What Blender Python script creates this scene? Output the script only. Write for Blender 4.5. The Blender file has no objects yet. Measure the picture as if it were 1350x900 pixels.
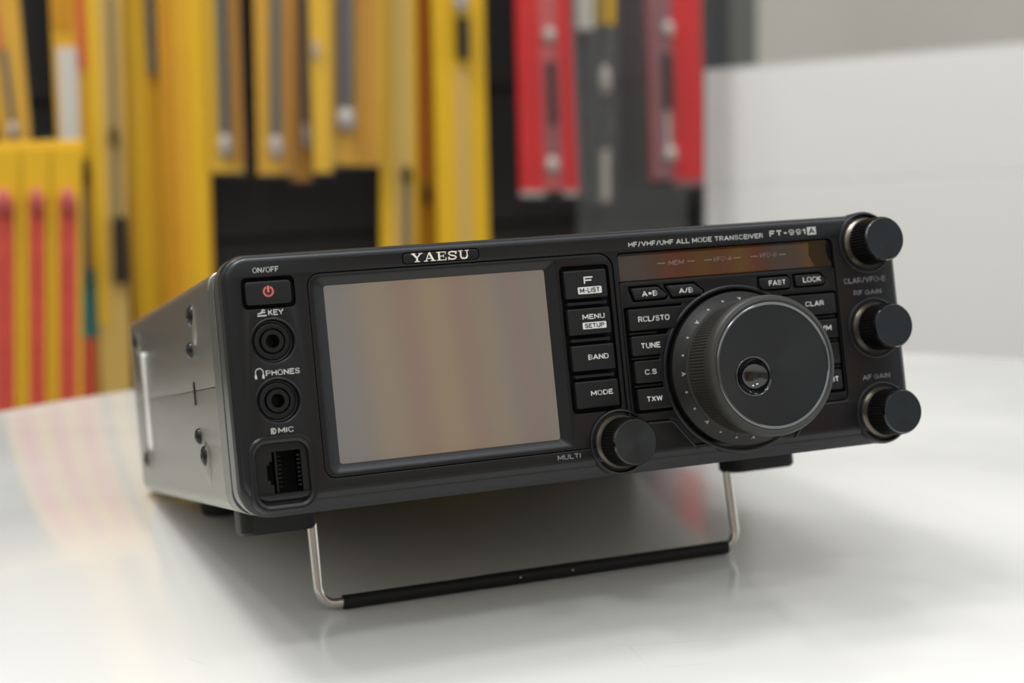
import bpy, bmesh, math, random
from mathutils import Vector, Matrix
random.seed(4)
PI = math.pi
S = 0.001                      # millimetres to metres
scn = bpy.context.scene
COL = scn.collection

# ------------------------------------------------------------------ camera
R = [[0.9358737264202496, -0.09856221478271943, 0.33826891375561097],
     [-0.08357896148500524, -0.9947757189431317, -0.05861592103058513],
     [0.3422790168756535, 0.026584935928094022, -0.9392221865928931]]   # radio axes (u,v,w) -> camera (right, down, forward)
T = [-77.74096635282712, 52.13947456061473, 459.97559308913054]
M = Matrix([[1, 0, 0], [0, 0.20987742075553467, -0.9777277066018967], [0, 0.9777277066018967, 0.20987742075553467]])
Z0 = -49.158510771920646
Rm = Matrix(R)
Cr = -(Rm.transposed() @ Vector(T))
def toworld(u, v, w):
    p = M @ Vector((u, v, w)); p.z -= Z0
    return p * S
cam_d = bpy.data.cameras.new('camera'); cam = bpy.data.objects.new('camera', cam_d); COL.objects.link(cam)
rot = M @ Rm.transposed()
right = rot @ Vector((1, 0, 0)); up = rot @ Vector((0, -1, 0)); back = rot @ Vector((0, 0, -1))
mw = Matrix((right, up, back)).transposed().to_4x4(); mw.translation = toworld(*Cr)
cam.matrix_world = mw
cam_d.sensor_width = 36.0; cam_d.lens = 2100.80 * 36.0 / 1350.0
cam_d.clip_start = 0.01; cam_d.clip_end = 50
cam_d.dof.use_dof = True; cam_d.dof.focus_distance = 0.487; cam_d.dof.aperture_fstop = 8.6
scn.camera = cam

# ------------------------------------------------------------------ world, lamps, exposure
w = bpy.data.worlds.new('shop_light'); scn.world = w; w.use_nodes = True
bg = w.node_tree.nodes['Background']; bg.inputs[0].default_value = (0.955, 0.985, 1.0, 1); bg.inputs[1].default_value = 1.1
def area(name, loc, target, size, power, color=(1, 1, 1)):
    d = bpy.data.lights.new(name, 'AREA'); d.shape = 'RECTANGLE'; d.size, d.size_y = size; d.energy = power; d.color = color
    o = bpy.data.objects.new(name, d); COL.objects.link(o); o.location = loc
    o.rotation_euler = (Vector(target) - Vector(loc)).to_track_quat('-Z', 'Y').to_euler()
    return o
for lx, ly, pw, lc in ((-0.30, 0.62, 6.5, (1, .99, .97)), (-0.62, 0.62, 5.0, (1, .98, .95)), (-0.95, 0.30, 4.5, (1, .95, .88)), (-0.42, 0.22, 4.0, (1, 1, 1)),
                       (0.15, 1.02, 5.0, (.95, .98, 1)), (-0.55, 1.15, 4.0, (1, 1, 1)), (-0.35, -1.0, 4.5, (1, 1, 1)), (0.55, -0.9, 3.5, (.95, .97, 1))):
    area('ceiling_lamp', (lx, ly, 1.9), (0.1, 0.1, 0), (0.34, 0.16), pw, lc)
scn.view_settings.view_transform = 'Standard'; scn.view_settings.look = 'None'
scn.view_settings.gamma = 1.0; scn.view_settings.use_curve_mapping = False
scn.view_settings.exposure = 0.0

# ------------------------------------------------------------------ materials
def srgb(c):
    c = [x / 255.0 for x in c]
    return tuple((x / 12.92 if x <= 0.04045 else ((x + 0.055) / 1.055) ** 2.4) for x in c) + (1.0,)
def mat(name, rgb, rough=0.5, metal=0.0, spec=0.5, noise=0.0, nscale=900, bump=0.0, bscale=2500, coat=0.0, coatr=0.05, alpha=1.0,
        emit=None, es=0.0, aniso=0.0, nrough=0.0):
    m = bpy.data.materials.new(name); m.use_nodes = True; nt = m.node_tree; b = nt.nodes['Principled BSDF']
    L = nt.links.new
    b.inputs['Base Color'].default_value = srgb(rgb); b.inputs['Roughness'].default_value = rough
    b.inputs['Metallic'].default_value = metal; b.inputs['Specular IOR Level'].default_value = spec
    b.inputs['Coat Weight'].default_value = coat; b.inputs['Coat Roughness'].default_value = coatr
    b.inputs['Alpha'].default_value = alpha
    tc = nt.nodes.new('ShaderNodeTexCoord')
    if noise or nrough:
        n = nt.nodes.new('ShaderNodeTexNoise'); n.inputs['Scale'].default_value = nscale; n.inputs['Detail'].default_value = 3
        L(tc.outputs['Object'], n.inputs['Vector'])
        if noise:
            mx = nt.nodes.new('ShaderNodeMix'); mx.data_type = 'RGBA'; c = srgb(rgb)
            mx.inputs[6].default_value = tuple(x * (1 - noise) for x in c[:3]) + (1,)
            mx.inputs[7].default_value = tuple(min(1, x * (1 + noise)) for x in c[:3]) + (1,)
            L(n.outputs['Fac'], mx.inputs[0]); L(mx.outputs[2], b.inputs['Base Color'])
        if nrough:
            mr = nt.nodes.new('ShaderNodeMapRange'); mr.inputs[3].default_value = rough - nrough; mr.inputs[4].default_value = rough + nrough
            L(n.outputs['Fac'], mr.inputs[0]); L(mr.outputs[0], b.inputs['Roughness'])
    if bump:
        n2 = nt.nodes.new('ShaderNodeTexNoise'); n2.inputs['Scale'].default_value = bscale; n2.inputs['Detail'].default_value = 2
        L(tc.outputs['Object'], n2.inputs['Vector'])
        bp = nt.nodes.new('ShaderNodeBump'); bp.inputs['Strength'].default_value = bump; bp.inputs['Distance'].default_value = 0.0002
        L(n2.outputs['Fac'], bp.inputs['Height']); L(bp.outputs['Normal'], b.inputs['Normal'])
    if emit:
        b.inputs['Emission Color'].default_value = srgb(emit); b.inputs['Emission Strength'].default_value = es
    if aniso:
        b.inputs['Anisotropic'].default_value = aniso
        t = nt.nodes.new('ShaderNodeTangent'); t.direction_type = 'RADIAL'; t.axis = 'Y'; L(t.outputs[0], b.inputs['Tangent'])
    return m
K = {}
K['panel'] = mat('black_panel_plastic', (22, 24, 26), 0.3, spec=0.4, bump=0.12, bscale=6000, noise=0.06)
K['rim'] = mat('satin_bezel_rim', (104, 105, 100), 0.3, metal=0.6, bump=.1, bscale=5000)
K['recess'] = mat('recessed_panel_plastic', (21, 22, 24), 0.3, spec=0.4, bump=0.1, bscale=6000)
K['groove'] = mat('deep_black_plastic', (14, 14, 15), 0.6, spec=0.2)
K['key'] = mat('rubber_key_black', (25, 26, 27), 0.45, spec=0.32, bump=0.15, bscale=7000)
K['case'] = mat('grey_painted_metal', (158, 156, 145), 0.27, metal=0.8, spec=0.5, noise=0.2, nscale=3500, bump=0.6, bscale=3200)
K['flange'] = mat('dark_grey_chassis', (126, 126, 119), 0.36, metal=0.7, spec=0.5)
K['white'] = mat('pale_print', (196, 198, 194), 0.6)
K['keywhite'] = mat('white_key_print', (222, 222, 218), 0.6)
K['grey_print'] = mat('grey_print', (128, 132, 138), 0.6)
K['dimprint'] = mat('dim_grey_print', (128, 122, 116), 0.5)
K['logo'] = mat('polished_logo_metal', (250, 244, 232), 0.3, metal=0.1)
K['red'] = mat('red_power_legend', (222, 128, 120), 0.5, emit=(255, 80, 70), es=0.05)
K['redhalo'] = mat('red_power_lens', (74, 16, 20), 0.5)
K['screen'] = mat('display_glass', (150, 145, 140), 0.07, metal=0.42, spec=0.6, coat=0.3, coatr=0.02)
K['strip'] = mat('smoked_display_window', (92, 80, 70), 0.06, metal=0.55, spec=0.8, coat=0.6, coatr=0.02)
K['knob'] = mat('anodised_black_knob', (60, 66, 68), 0.3, metal=0.75, aniso=0.85)
K['knurl'] = mat('black_knurled_metal', (36, 35, 33), 0.34, metal=0.7)
K['dialgrip'] = mat('ribbed_dial_rubber', (58, 57, 54), 0.42, metal=0.3)
K['dialring'] = mat('dial_scale_plastic', (26, 25, 24), 0.45, spec=0.35)
K['chrome'] = mat('bright_bevel_metal', (112, 114, 116), 0.12, metal=1.0)
K['skirt'] = mat('satin_knob_skirt', (150, 142, 128), 0.3, metal=0.9)
K['gloss'] = mat('glossy_black', (12, 12, 13), 0.08, spec=0.6, coat=0.5)
K['steel'] = mat('polished_steel_rod', (205, 203, 198), 0.16, metal=1.0)
K['rubber'] = mat('black_rubber', (18, 18, 19), 0.55, spec=0.35, bump=0.2, bscale=1200)
K['case_highlight'] = mat('painted_highlight', (240, 240, 236), 0.35, metal=0.1)
K['screw'] = mat('black_screw', (48, 48, 46), 0.25, metal=0.8)
K['mark'] = mat('dim_scale_mark', (150, 150, 146), .5)
K['gold'] = mat('dark_metal_pins', (62, 60, 56), 0.35, metal=0.9)

# ------------------------------------------------------------------ object plumbing
def thing(name, label, cat, loc=(0, 0, 0), rot=(0, 0, 0), group=None):
    o = bpy.data.objects.new(name, None); COL.objects.link(o); o.location = loc; o.rotation_euler = rot
    o.empty_display_size = 0.02
    o['label'] = label; o['category'] = cat
    if group: o['group'] = group
    return o
ROOTW = Vector((114.5, 150.0, 0.0))            # radio's base on the table, world mm
_rl = M.transposed() @ (ROOTW + Vector((0, 0, Z0)))   # the same point in (u,v,w)
def uvw(p):                                    # (u,v,w) mm -> radio local metres
    return Vector(((p[0] - _rl[0]) * S, -(p[2] - _rl[2]) * S, (p[1] - _rl[1]) * S))
def wmm(p): return Vector((p[0] * S, p[1] * S, p[2] * S))
def finish(name, bm, m, parent=None, conv=uvw, smooth=35, bevel=0, seg=2, kind=None):
    bmesh.ops.recalc_face_normals(bm, faces=bm.faces)
    for v in bm.verts: v.co = conv(v.co)
    if conv is uvw: bmesh.ops.recalc_face_normals(bm, faces=bm.faces)
    me = bpy.data.meshes.new(name); bm.to_mesh(me); bm.free()
    for p in me.polygons: p.use_smooth = True
    me.set_sharp_from_angle(angle=math.radians(smooth))
    me.materials.append(m)
    o = bpy.data.objects.new(name, me); COL.objects.link(o)
    if parent: o.parent = parent
    if bevel:
        b = o.modifiers.new('bevel', 'BEVEL'); b.width = bevel * S; b.segments = seg; b.limit_method = 'ANGLE'; b.angle_limit = math.radians(35)
        b.harden_normals = True
    if kind: o['kind'] = kind
    return o
def arcpts(cx, cy, r, a0, a1, n):
    return [(cx + r * math.cos(a0 + (a1 - a0) * i / n), cy + r * math.sin(a0 + (a1 - a0) * i / n)) for i in range(n + 1)]
def rrect(u0, v0, u1, v1, r, n=6):             # counter-clockwise; r number or (bl, br, tr, tl)
    if not isinstance(r, (tuple, list)): r = (r,) * 4
    return (arcpts(u0 + r[0], v0 + r[0], r[0], PI, 1.5 * PI, n) + arcpts(u1 - r[1], v0 + r[1], r[1], 1.5 * PI, 2 * PI, n) +
            arcpts(u1 - r[2], v1 - r[2], r[2], 0, .5 * PI, n) + arcpts(u0 + r[3], v1 - r[3], r[3], .5 * PI, PI, n))
def circ(cx, cy, r, n=64): return arcpts(cx, cy, r, 0, 2 * PI, n)[:-1]
def roundpoly(pts, r, n=5):
    out = []; N = len(pts)
    for i in range(N):
        a, b, c = Vector(pts[i - 1]), Vector(pts[i]), Vector(pts[(i + 1) % N])
        d1 = (a - b); d2 = (c - b); l1, l2 = d1.length, d2.length; d1.normalize(); d2.normalize()
        t = min(r, l1 * .45, l2 * .45); p0 = b + d1 * t; p1 = b + d2 * t
        for k in range(n + 1):
            s = k / n; out.append(tuple((1 - s) ** 2 * p0 + 2 * s * (1 - s) * b + s * s * p1))
    return out
def area2(p): return sum(p[i - 1][0] * p[i][1] - p[i][0] * p[i - 1][1] for i in range(len(p)))
def plate_bm(outer, holes, w0, w1, bev=0.0):   # a flat piece with holes, thickness w0..w1, softly bevelled rims
    cu = bpy.data.curves.new('tmp', 'CURVE'); cu.dimensions = '2D'; cu.fill_mode = 'BOTH'
    cu.extrude = max((w1 - w0) / 2 - bev, 0.001); cu.bevel_depth = bev; cu.bevel_resolution = 2; cu.offset = -bev
    for k, pts in enumerate([outer] + list(holes)):
        pts = list(pts); ccw = area2(pts) > 0
        if (k == 0) == ccw: pts.reverse()
        s = cu.splines.new('POLY'); s.points.add(len(pts) - 1); s.use_cyclic_u = True
        for q, p in zip(s.points, pts): q.co = (p[0], p[1], 0, 1)
    o = bpy.data.objects.new('tmp', cu)
    me = bpy.data.meshes.new_from_object(o); bm = bmesh.new(); bm.from_mesh(me)
    bpy.data.objects.remove(o); bpy.data.meshes.remove(me); bpy.data.curves.remove(cu)
    mid = (w0 + w1) / 2
    for v in bm.verts: v.co.z += mid
    bmesh.ops.remove_doubles(bm, verts=bm.verts, dist=0.002)
    return bm
def plate(name, outer, holes, w0, w1, m, parent, bev=0.0, **k): return finish(name, plate_bm(outer, holes, w0, w1, bev), m, parent, **k)
def loft_bm(loops, cap0=True, cap1=True, bm=None):     # loops: list of lists of (u,v,w), all the same length
    bm = bm or bmesh.new(); prev = None; first = None
    for lp in loops:
        vs = [bm.verts.new(p) for p in lp]
        if prev:
            n = len(vs)
            for i in range(n): bm.faces.new((prev[i], prev[(i + 1) % n], vs[(i + 1) % n], vs[i]))
        else: first = vs
        prev = vs
    if cap0: bm.faces.new(first[::-1])
    if cap1: bm.faces.new(prev)
    return bm
def at(lp, w): return [(p[0], p[1], w) for p in lp]
def lathe_bm(cu, cv, prof, n=64, bm=None, cap0=False, cap1=True, ripple=None):
    loops = []
    for (r, w_) in prof:
        lp = []
        for i in range(n):
            rr = r
            if ripple and ripple[0] <= w_ <= ripple[1] and i % 2: rr -= ripple[2]
            a = 2 * PI * i / n
            lp.append((cu + rr * math.cos(a), cv + rr * math.sin(a), w_))
        loops.append(lp)
    return loft_bm(loops, cap0, cap1, bm)
def box_bm(a, b, bm=None):
    bm = bm or bmesh.new()
    P = [(x, y, z) for z in (a[2], b[2]) for x, y in ((a[0], a[1]), (b[0], a[1]), (b[0], b[1]), (a[0], b[1]))]
    vs = [bm.verts.new(p) for p in P]
    for f in ((3, 2, 1, 0), (4, 5, 6, 7), (0, 1, 5, 4), (1, 2, 6, 5), (2, 3, 7, 6), (3, 0, 4, 7)): bm.faces.new([vs[i] for i in f])
    return bm
def tube_bm(path, r, n=14, bm=None):
    path = [Vector(p) for p in path]; loops = []; ref = None
    for i, p in enumerate(path):
        d = (path[min(i + 1, len(path) - 1)] - path[max(i - 1, 0)]).normalized()
        if ref is None: ref = d.orthogonal().normalized()
        ref = (ref - d * ref.dot(d)).normalized(); q = d.cross(ref)
        rr = r[i] if isinstance(r, (list, tuple)) else r
        loops.append([tuple(p + ref * rr * math.cos(2 * PI * k / n) + q * rr * math.sin(2 * PI * k / n)) for k in range(n)])
    return loft_bm(loops, bm=bm)
def stroke(bm, pts, wd, w_, th=0.04, cyc=False):       # flat inked line
    pts = [Vector(p) for p in pts]
    segs = list(zip(pts[:-1], pts[1:])) + ([(pts[-1], pts[0])] if cyc else [])
    for a, b in segs:
        d = (b - a).normalized(); n = Vector((-d.y, d.x)) * wd / 2; e = d * wd * (0.3 if len(pts) > 2 else 0)
        q = [a - e + n, b + e + n, b + e - n, a - e - n]
        loft_bm([[(p.x, p.y, w_) for p in q[::-1]], [(p.x, p.y, w_ + th) for p in q[::-1]]], bm=bm)
    return bm
def _o(cx, cy, rx, ry, a0, a1, n=10): return [(cx + rx * math.cos(math.radians(a0 + (a1 - a0) * k / n)), cy + ry * math.sin(math.radians(a0 + (a1 - a0) * k / n))) for k in range(n + 1)]
def _ring(w_): return [(w_, .68)] + _o(w_ - .26, .68, .26, .32, 0, 90, 5) + _o(.26, .68, .26, .32, 90, 180, 5) + _o(.26, .32, .26, .32, 180, 270, 5) + _o(w_ - .26, .32, .26, .32, 270, 360, 5) + [(w_, .68)]
GL = {'A': (.64, [[(0, 0), (.32, 1), (.64, 0)], [(.12, .3), (.52, .3)]]),
      'B': (.52, [[(0, 0), (0, 1), (.3, 1)] + _o(.28, .76, .22, .24, 90, -90) + [(0, .52)], [(.3, .52)] + _o(.28, .26, .25, .26, 90, -90) + [(0, 0)]]),
      'C': (.56, [_o(.3, .66, .28, .34, 32, 90, 4) + _o(.28, .66, .28, .34, 90, 180, 5) + _o(.28, .34, .28, .34, 180, 270, 5) + _o(.3, .34, .28, .34, 270, 328, 4)]),
      'D': (.56, [[(0, 0), (0, 1), (.24, 1)] + _o(.26, .7, .3, .3, 90, 0, 5) + _o(.26, .3, .3, .3, 0, -90, 5) + [(0, 0)]]),
      'E': (.48, [[(.5, 1), (0, 1), (0, 0), (.5, 0)], [(0, .53), (.44, .53)]]), 'F': (.46, [[(.48, 1), (0, 1), (0, 0)], [(0, .5), (.42, .5)]]),
      'G': (.58, [_o(.3, .66, .28, .34, 32, 90, 4) + _o(.28, .66, .28, .34, 90, 180, 5) + _o(.28, .34, .28, .34, 180, 270, 5) + [(.4, .02), (.58, .12), (.58, .48), (.32, .48)]]),
      'H': (.56, [[(0, 0), (0, 1)], [(.56, 0), (.56, 1)], [(0, .53), (.56, .53)]]), 'I': (.0, [[(0, 0), (0, 1)]]),
      'K': (.54, [[(0, 0), (0, 1)], [(.52, 1), (.03, .42)], [(.18, .58), (.56, 0)]]), 'L': (.44, [[(0, 1), (0, 0), (.46, 0)]]),
      'M': (.7, [[(0, 0), (0, 1), (.35, .2), (.7, 1), (.7, 0)]]), 'N': (.56, [[(0, 0), (0, 1), (.56, 0), (.56, 1)]]), 'O': (.6, [_ring(.6)]),
      'P': (.52, [[(0, 0), (0, 1), (.28, 1)] + _o(.28, .73, .25, .27, 90, -90) + [(0, .46)]]),
      'R': (.54, [[(0, 0), (0, 1), (.28, 1)] + _o(.28, .75, .24, .25, 90, -90) + [(0, .5)], [(.3, .5), (.54, 0)]]),
      'S': (.52, [_o(.26, .76, .25, .24, 20, 180, 7) + [(.08, .6), (.44, .44)] + _o(.26, .25, .26, .25, 20, -160, 8)]),
      'T': (.56, [[(0, 1), (.56, 1)], [(.28, 1), (.28, 0)]]), 'U': (.56, [[(0, 1), (0, .3)] + _o(.28, .3, .28, .3, 180, 360, 8) + [(.56, 1)]]),
      'V': (.62, [[(0, 1), (.31, 0), (.62, 1)]]), 'W': (.86, [[(0, 1), (.2, 0), (.43, .95), (.66, 0), (.86, 1)]]), 'X': (.58, [[(0, 0), (.58, 1)], [(0, 1), (.58, 0)]]),
      'Y': (.6, [[(0, 1), (.3, .46), (.6, 1)], [(.3, .46), (.3, 0)]]), '/': (.3, [[(0, -.05), (.3, 1.05)]]), '=': (.42, [[(0, .38), (.42, .38)], [(0, .64), (.42, .64)]]),
      '-': (.3, [[(0, .44), (.3, .44)]]), '.': (.0, [[(0, 0), (0, .09)]]), '1': (.24, [[(0, .78), (.2, .96), (.2, 0)]]), ' ': (.1, []),
      '9': (.52, [_o(.26, .7, .26, .3, 0, 360, 14), [(.52, .7), (.52, .34)] + _o(.26, .3, .25, .3, 0, -125, 6)])}
def text_bm(s, box, w_, bold=.19, shear=0.0, gap=.25, th=.05):
    tot = sum(GL[c][0] for c in s) + gap * (len(s) - 1); u0, v0, u1, v1 = box; h = v1 - v0; t = bold * h
    k = (u1 - u0 - t - shear * h * 0) / tot; x = u0 + t / 2; bm = bmesh.new(); hh = h - t
    for c in s:
        for pl in GL[c][1]: stroke(bm, [(x + p[0] * k + shear * (p[1] - .5) * h, v0 + t / 2 + p[1] * hh) for p in pl], t, w_, th)
        x += (GL[c][0] + gap) * k
    return bm
def text(s, box, w_, m, parent, **k): return finish('lettering', text_bm(s, box, w_, **k), m, parent, smooth=20)

# ------------------------------------------------------------------ structure: room
def struct(name, bm, m): return finish(name, bm, m, None, conv=wmm, kind='structure')
floor_m = mat('grey_shop_floor', (120, 116, 108), 0.4, noise=0.2, nscale=6)
wall_m = mat('grey_beige_wall', (206, 200, 190), 0.7, noise=0.06, nscale=3)
struct('floor', box_bm((-4200, -3400, -790), (5200, 3600, -730)), floor_m)
struct('wall_back', box_bm((-4200, 2600, -730), (5200, 2680, 2100)), wall_m)
struct('wall_left', box_bm((-4280, -3400, -730), (-4200, 2680, 2100)), wall_m)
struct('wall_front', box_bm((-4200, -3480, -730), (5200, -3400, 2100)), wall_m)

# ------------------------------------------------------------------ round white table
TBL = thing('round_table', 'glossy white round table carrying the black radio', 'table', wmm((149.5, 6.6, -730)))
def tb(p): return wmm((p[0], p[1], p[2] + 730))
def topmat():
    m = mat('glossy_white_laminate', (226, 225, 220), 0.16, spec=0.5, coat=0.25, coatr=0.04)
    nt = m.node_tree; L = nt.links.new; b = nt.nodes['Principled BSDF']
    tc = nt.nodes.new('ShaderNodeTexCoord')
    n = nt.nodes.new('ShaderNodeTexNoise'); n.inputs['Scale'].default_value = 9; n.inputs['Detail'].default_value = 5
    L(tc.outputs['Object'], n.inputs['Vector'])
    mr = nt.nodes.new('ShaderNodeMapRange'); mr.inputs[1].default_value = .35; mr.inputs[2].default_value = .7; mr.inputs[3].default_value = .12; mr.inputs[4].default_value = .24
    L(n.outputs['Fac'], mr.inputs[0]); L(mr.outputs[0], b.inputs['Roughness'])
    # thin scratches and scuffs: stretched voronoi edges kept where a second noise is high
    mp = nt.nodes.new('ShaderNodeMapping'); mp.inputs['Scale'].default_value = (14, 30, 14); mp.inputs['Rotation'].default_value = (0, 0, .5)
    L(tc.outputs['Object'], mp.inputs['Vector'])
    v = nt.nodes.new('ShaderNodeTexVoronoi'); v.feature = 'DISTANCE_TO_EDGE'; v.inputs['Scale'].default_value = 1.0
    L(mp.outputs[0], v.inputs['Vector'])
    r1 = nt.nodes.new('ShaderNodeMapRange'); r1.inputs[1].default_value = 0; r1.inputs[2].default_value = .006; r1.inputs[3].default_value = 1; r1.inputs[4].default_value = 0
    L(v.outputs['Distance'], r1.inputs[0])
    n3 = nt.nodes.new('ShaderNodeTexNoise'); n3.inputs['Scale'].default_value = 22
    L(tc.outputs['Object'], n3.inputs['Vector'])
    r2 = nt.nodes.new('ShaderNodeMapRange'); r2.inputs[1].default_value = .55; r2.inputs[2].default_value = .7; r2.inputs[4].default_value = .35
    L(n3.outputs['Fac'], r2.inputs[0])
    mu = nt.nodes.new('ShaderNodeMath'); mu.operation = 'MULTIPLY'; L(r1.outputs[0], mu.inputs[0]); L(r2.outputs[0], mu.inputs[1])
    mx = nt.nodes.new('ShaderNodeMix'); mx.data_type = 'RGBA'; mx.inputs[6].default_value = srgb((226, 225, 220)); mx.inputs[7].default_value = srgb((186, 184, 178))
    L(mu.outputs[0], mx.inputs[0]); L(mx.outputs[2], b.inputs['Base Color'])
    return m
def zl(prof, n=160):
    bm = bmesh.new()
    return loft_bm([[(r * math.cos(2 * PI * i / n), r * math.sin(2 * PI * i / n), z) for i in range(n)] for r, z in prof], True, True, bm)
tw = topmat()
finish('tabletop', zl([(470, -25), (478.5, -23), (480.5, -20), (480.5, -5), (479.5, -1.5), (477, 0)]), tw, TBL, conv=tb)
base_m = mat('brushed_steel_base', (150, 150, 148), 0.35, metal=0.9)
finish('pedestal', zl([(60, -35), (60, -25.2)], 48), base_m, TBL, conv=tb)
finish('column', zl([(38, -715), (38, -35)], 48), base_m, TBL, conv=tb)
finish('base', zl([(300, -729.5), (300, -722), (60, -712), (38, -708)], 96), base_m, TBL, conv=tb)

# ------------------------------------------------------------------ RADIO
RADIO = thing('radio_transceiver', 'black desktop radio transceiver with display and tuning dial standing tilted on the white table', 'radio',
              ROOTW * S, (math.atan2(-M[2][2] * 1.0, M[1][1] * 0 + M[1][2] * -1.0) * 1.0, 0, 0))
HT = 77.35
def outl(iL, iT, vb, rt, rb, n=10): return rrect(iL, vb, 229 - iL, HT - iT, (rb, rb, rt, rt), n)
# front shell
finish('bezel_rim', loft_bm([at(outl(1, 1, 1, 7, 8.5), -11.6), at(outl(.3, .3, .3, 7.7, 9.2), -11.6), at(outl(0, 0, 0, 8, 9.5), -11.3), at(outl(0, 0, 0, 8, 9.5), -4.4)], False, False), K['rim'], RADIO, smooth=40)
loops = [at(outl(0, 0, 0, 8, 9.5), -4.4), at(outl(0, 0, 0, 8, 9.5), -4.2), at(outl(.15, .1, .8, 7.9, 9.3), -3.4), at(outl(.5, .35, 2.4, 7.6, 8.6), -2.0),
         at(outl(1.2, .8, 3.6, 7.0, 8), -1.35), at(outl(1.45, 1.05, 4.0, 6.8, 7.8), -1.3), at(outl(1.7, 1.3, 4.5, 6.6, 7.6), -0.8), at(outl(2.1, 1.7, 5.2, 6.2, 7.3), -0.3),
         at(outl(2.8, 2.4, 6.0, 5.6, 6.8), 0.0), at(outl(3.0, 2.6, 6.2, 5.5, 6.7), -0.01), at(outl(3.0, 2.6, 6.2, 5.5, 6.7), -2.6)]
finish('front_bezel', loft_bm(loops, False, False), K['panel'], RADIO, smooth=28)
KNOBS = [(217.2, 67.5, 'clarifier'), (217.2, 38.8, 'rf'), (217.2, 10.4, 'af')]
KCU, KCV = 120.6, 10.6
DU, DV = 165.2, 29.8
recA = rrect(25.4, 9.4, 124.3, 70.5, (3.5, 3, 5, 4), 6)
recB = roundpoly([(125.5, 70.0), (125.5, 15.8), (138.6, 15.8), (146.0, 6.9), (184.4, 6.9), (191.8, 15.8), (204.6, 15.8), (204.6, 70.0)], 2.2)
pwr = rrect(5.9, 61.0, 21.7, 70.3, 1.6)
face_out = outl(2.9, 2.5, 6.1, 5.55, 6.75)
jacks = [(13.9, 51.4), (13.8, 33.9)]
micrect = rrect(3.9, 2.9, 22.4, 23.4, 4)
badge = rrect(55.3, 71.0, 80.0, 74.6, 1.2)
# micro housing goes down over the chamfer, so the face stops above it on the left
def notch(): return rrect(4.6, 6.6, 21.9, 22.9, (.4, .4, 3.6, 3.6))
plate('face_plate', face_out, [recA, recB, pwr, notch(), badge] + [circ(c[0], c[1], 6.75, 48) for c in jacks], -2.6, 0.0, K['panel'], RADIO, bev=0.18)
# inner wall seen at the bottom of recesses
plate('sub_panel', outl(3.2, 3, 6.4, 5, 6), [circ(c[0], c[1], 6.2, 40) for c in jacks] + [rrect(8.5, 6.8, 20, 19.8, .5)], -3.4, -2.7, K['groove'], RADIO)
# power button
pb = plate('power_button', rrect(6.9, 62.2, 20.4, 69.0, 1.1), [], -2.6, 1.0, K['key'], RADIO, bev=0.45)
bm = lathe_bm(13.6, 66.0, [(1.75, 1.0), (1.75, 1.03)], 32, cap0=True); finish('lens', bm, K['redhalo'], pb)
bm = bmesh.new(); stroke(bm, arcpts(13.6, 65.9, 1.35, PI * .5 + .55, PI * 2.5 - .55, 20), .5, 1.04); stroke(bm, [(13.6, 67.6), (13.6, 65.7)], .5, 1.05)
finish('power_symbol', bm, K['red'], pb)
# recess A insert with the touch display funnel
fo = rrect(26.9, 10.7, 105.0, 69.3, (3, 1.2, 1.2, 3)); scr = rrect(31.0, 13.5, 101.25, 66.4, .9)
slotA = rrect(105.8, 20.6, 122.7, 66.9, 1.6)
plate('display_surround', rrect(25.7, 9.7, 124.0, 70.2, (3.3, 2.8, 4.8, 3.8)), [fo, slotA], -2.6, -0.45, K['recess'], RADIO, bev=0.12)
finish('display_bezel', loft_bm([at(rrect(26.95, 10.75, 104.95, 69.25, (3, 1.2, 1.2, 3)), -0.62), at(rrect(27.6, 11.3, 104.3, 68.7, (2.6, 1, 1, 2.6)), -0.8),
        at(rrect(30.7, 13.2, 101.55, 66.7, 1), -2.3), at(rrect(30.7, 13.2, 101.55, 66.7, 1), -2.69)], False, False), K['recess'], RADIO, smooth=30)
plate('touch_screen', rrect(30.8, 13.3, 101.45, 66.6, .9), [], -2.69, -2.3, K['screen'], RADIO)
# column of four function keys
def key(outline, w1, m=None, w0=-2.6, bev=.4, r=.7, parent=RADIO):
    return plate('push_button', roundpoly(outline, r), [], w0, w1, m or K['key'], parent, bev=bev)
def rect(a, b, c, d): return [(a, b), (c, b), (c, d), (a, d)]
kF = key(rect(106.8, 56.5, 121.0, 65.3), 1.0); kM = key(rect(106.8, 45.1, 121.2, 53.3), 1.0)
kB = key(rect(106.9, 33.8, 121.3, 41.8), 1.0); kO = key(rect(107.0, 22.1, 121.5, 30.5), 1.0)
for vv in (54.95, 43.4, 32.1):
    bm = tube_bm([(107.4, vv, -1.4), (108.0, vv, -.75), (109.5, vv, -.55), (119, vv, -.55), (120.5, vv, -.75), (121.2, vv, -1.4)], [.5, .75, .6, .6, .8, .6], 10)
    finish('divider_rib', bm, K['recess'], RADIO)
text('F', (113.24, 60.93, 116.27, 63.2), 1.0, K['keywhite'], kF, bold=.19)
plate('legend_box', rrect(110.96, 57.8, 119.04, 60.0, .35), [], .98, 1.03, K['keywhite'], kF); text('M-LIST', (111.6, 58.15, 118.4, 59.65), 1.03, K['groove'], kF)
text('MENU', (111.61, 49.82, 119.14, 51.4), 1.0, K['keywhite'], kM)
plate('legend_box', rrect(111.39, 46.75, 119.46, 48.85, .35), [], .98, 1.03, K['keywhite'], kM); text('SETUP', (112.11, 47.1, 118.7, 48.5), 1.03, K['groove'], kM)
text('BAND', (112.2, 37.1, 119.1, 38.75), 1.0, K['keywhite'], kB); text('MODE', (111.9, 25.9, 119.35, 27.45), 1.0, K['keywhite'], kO)
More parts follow.
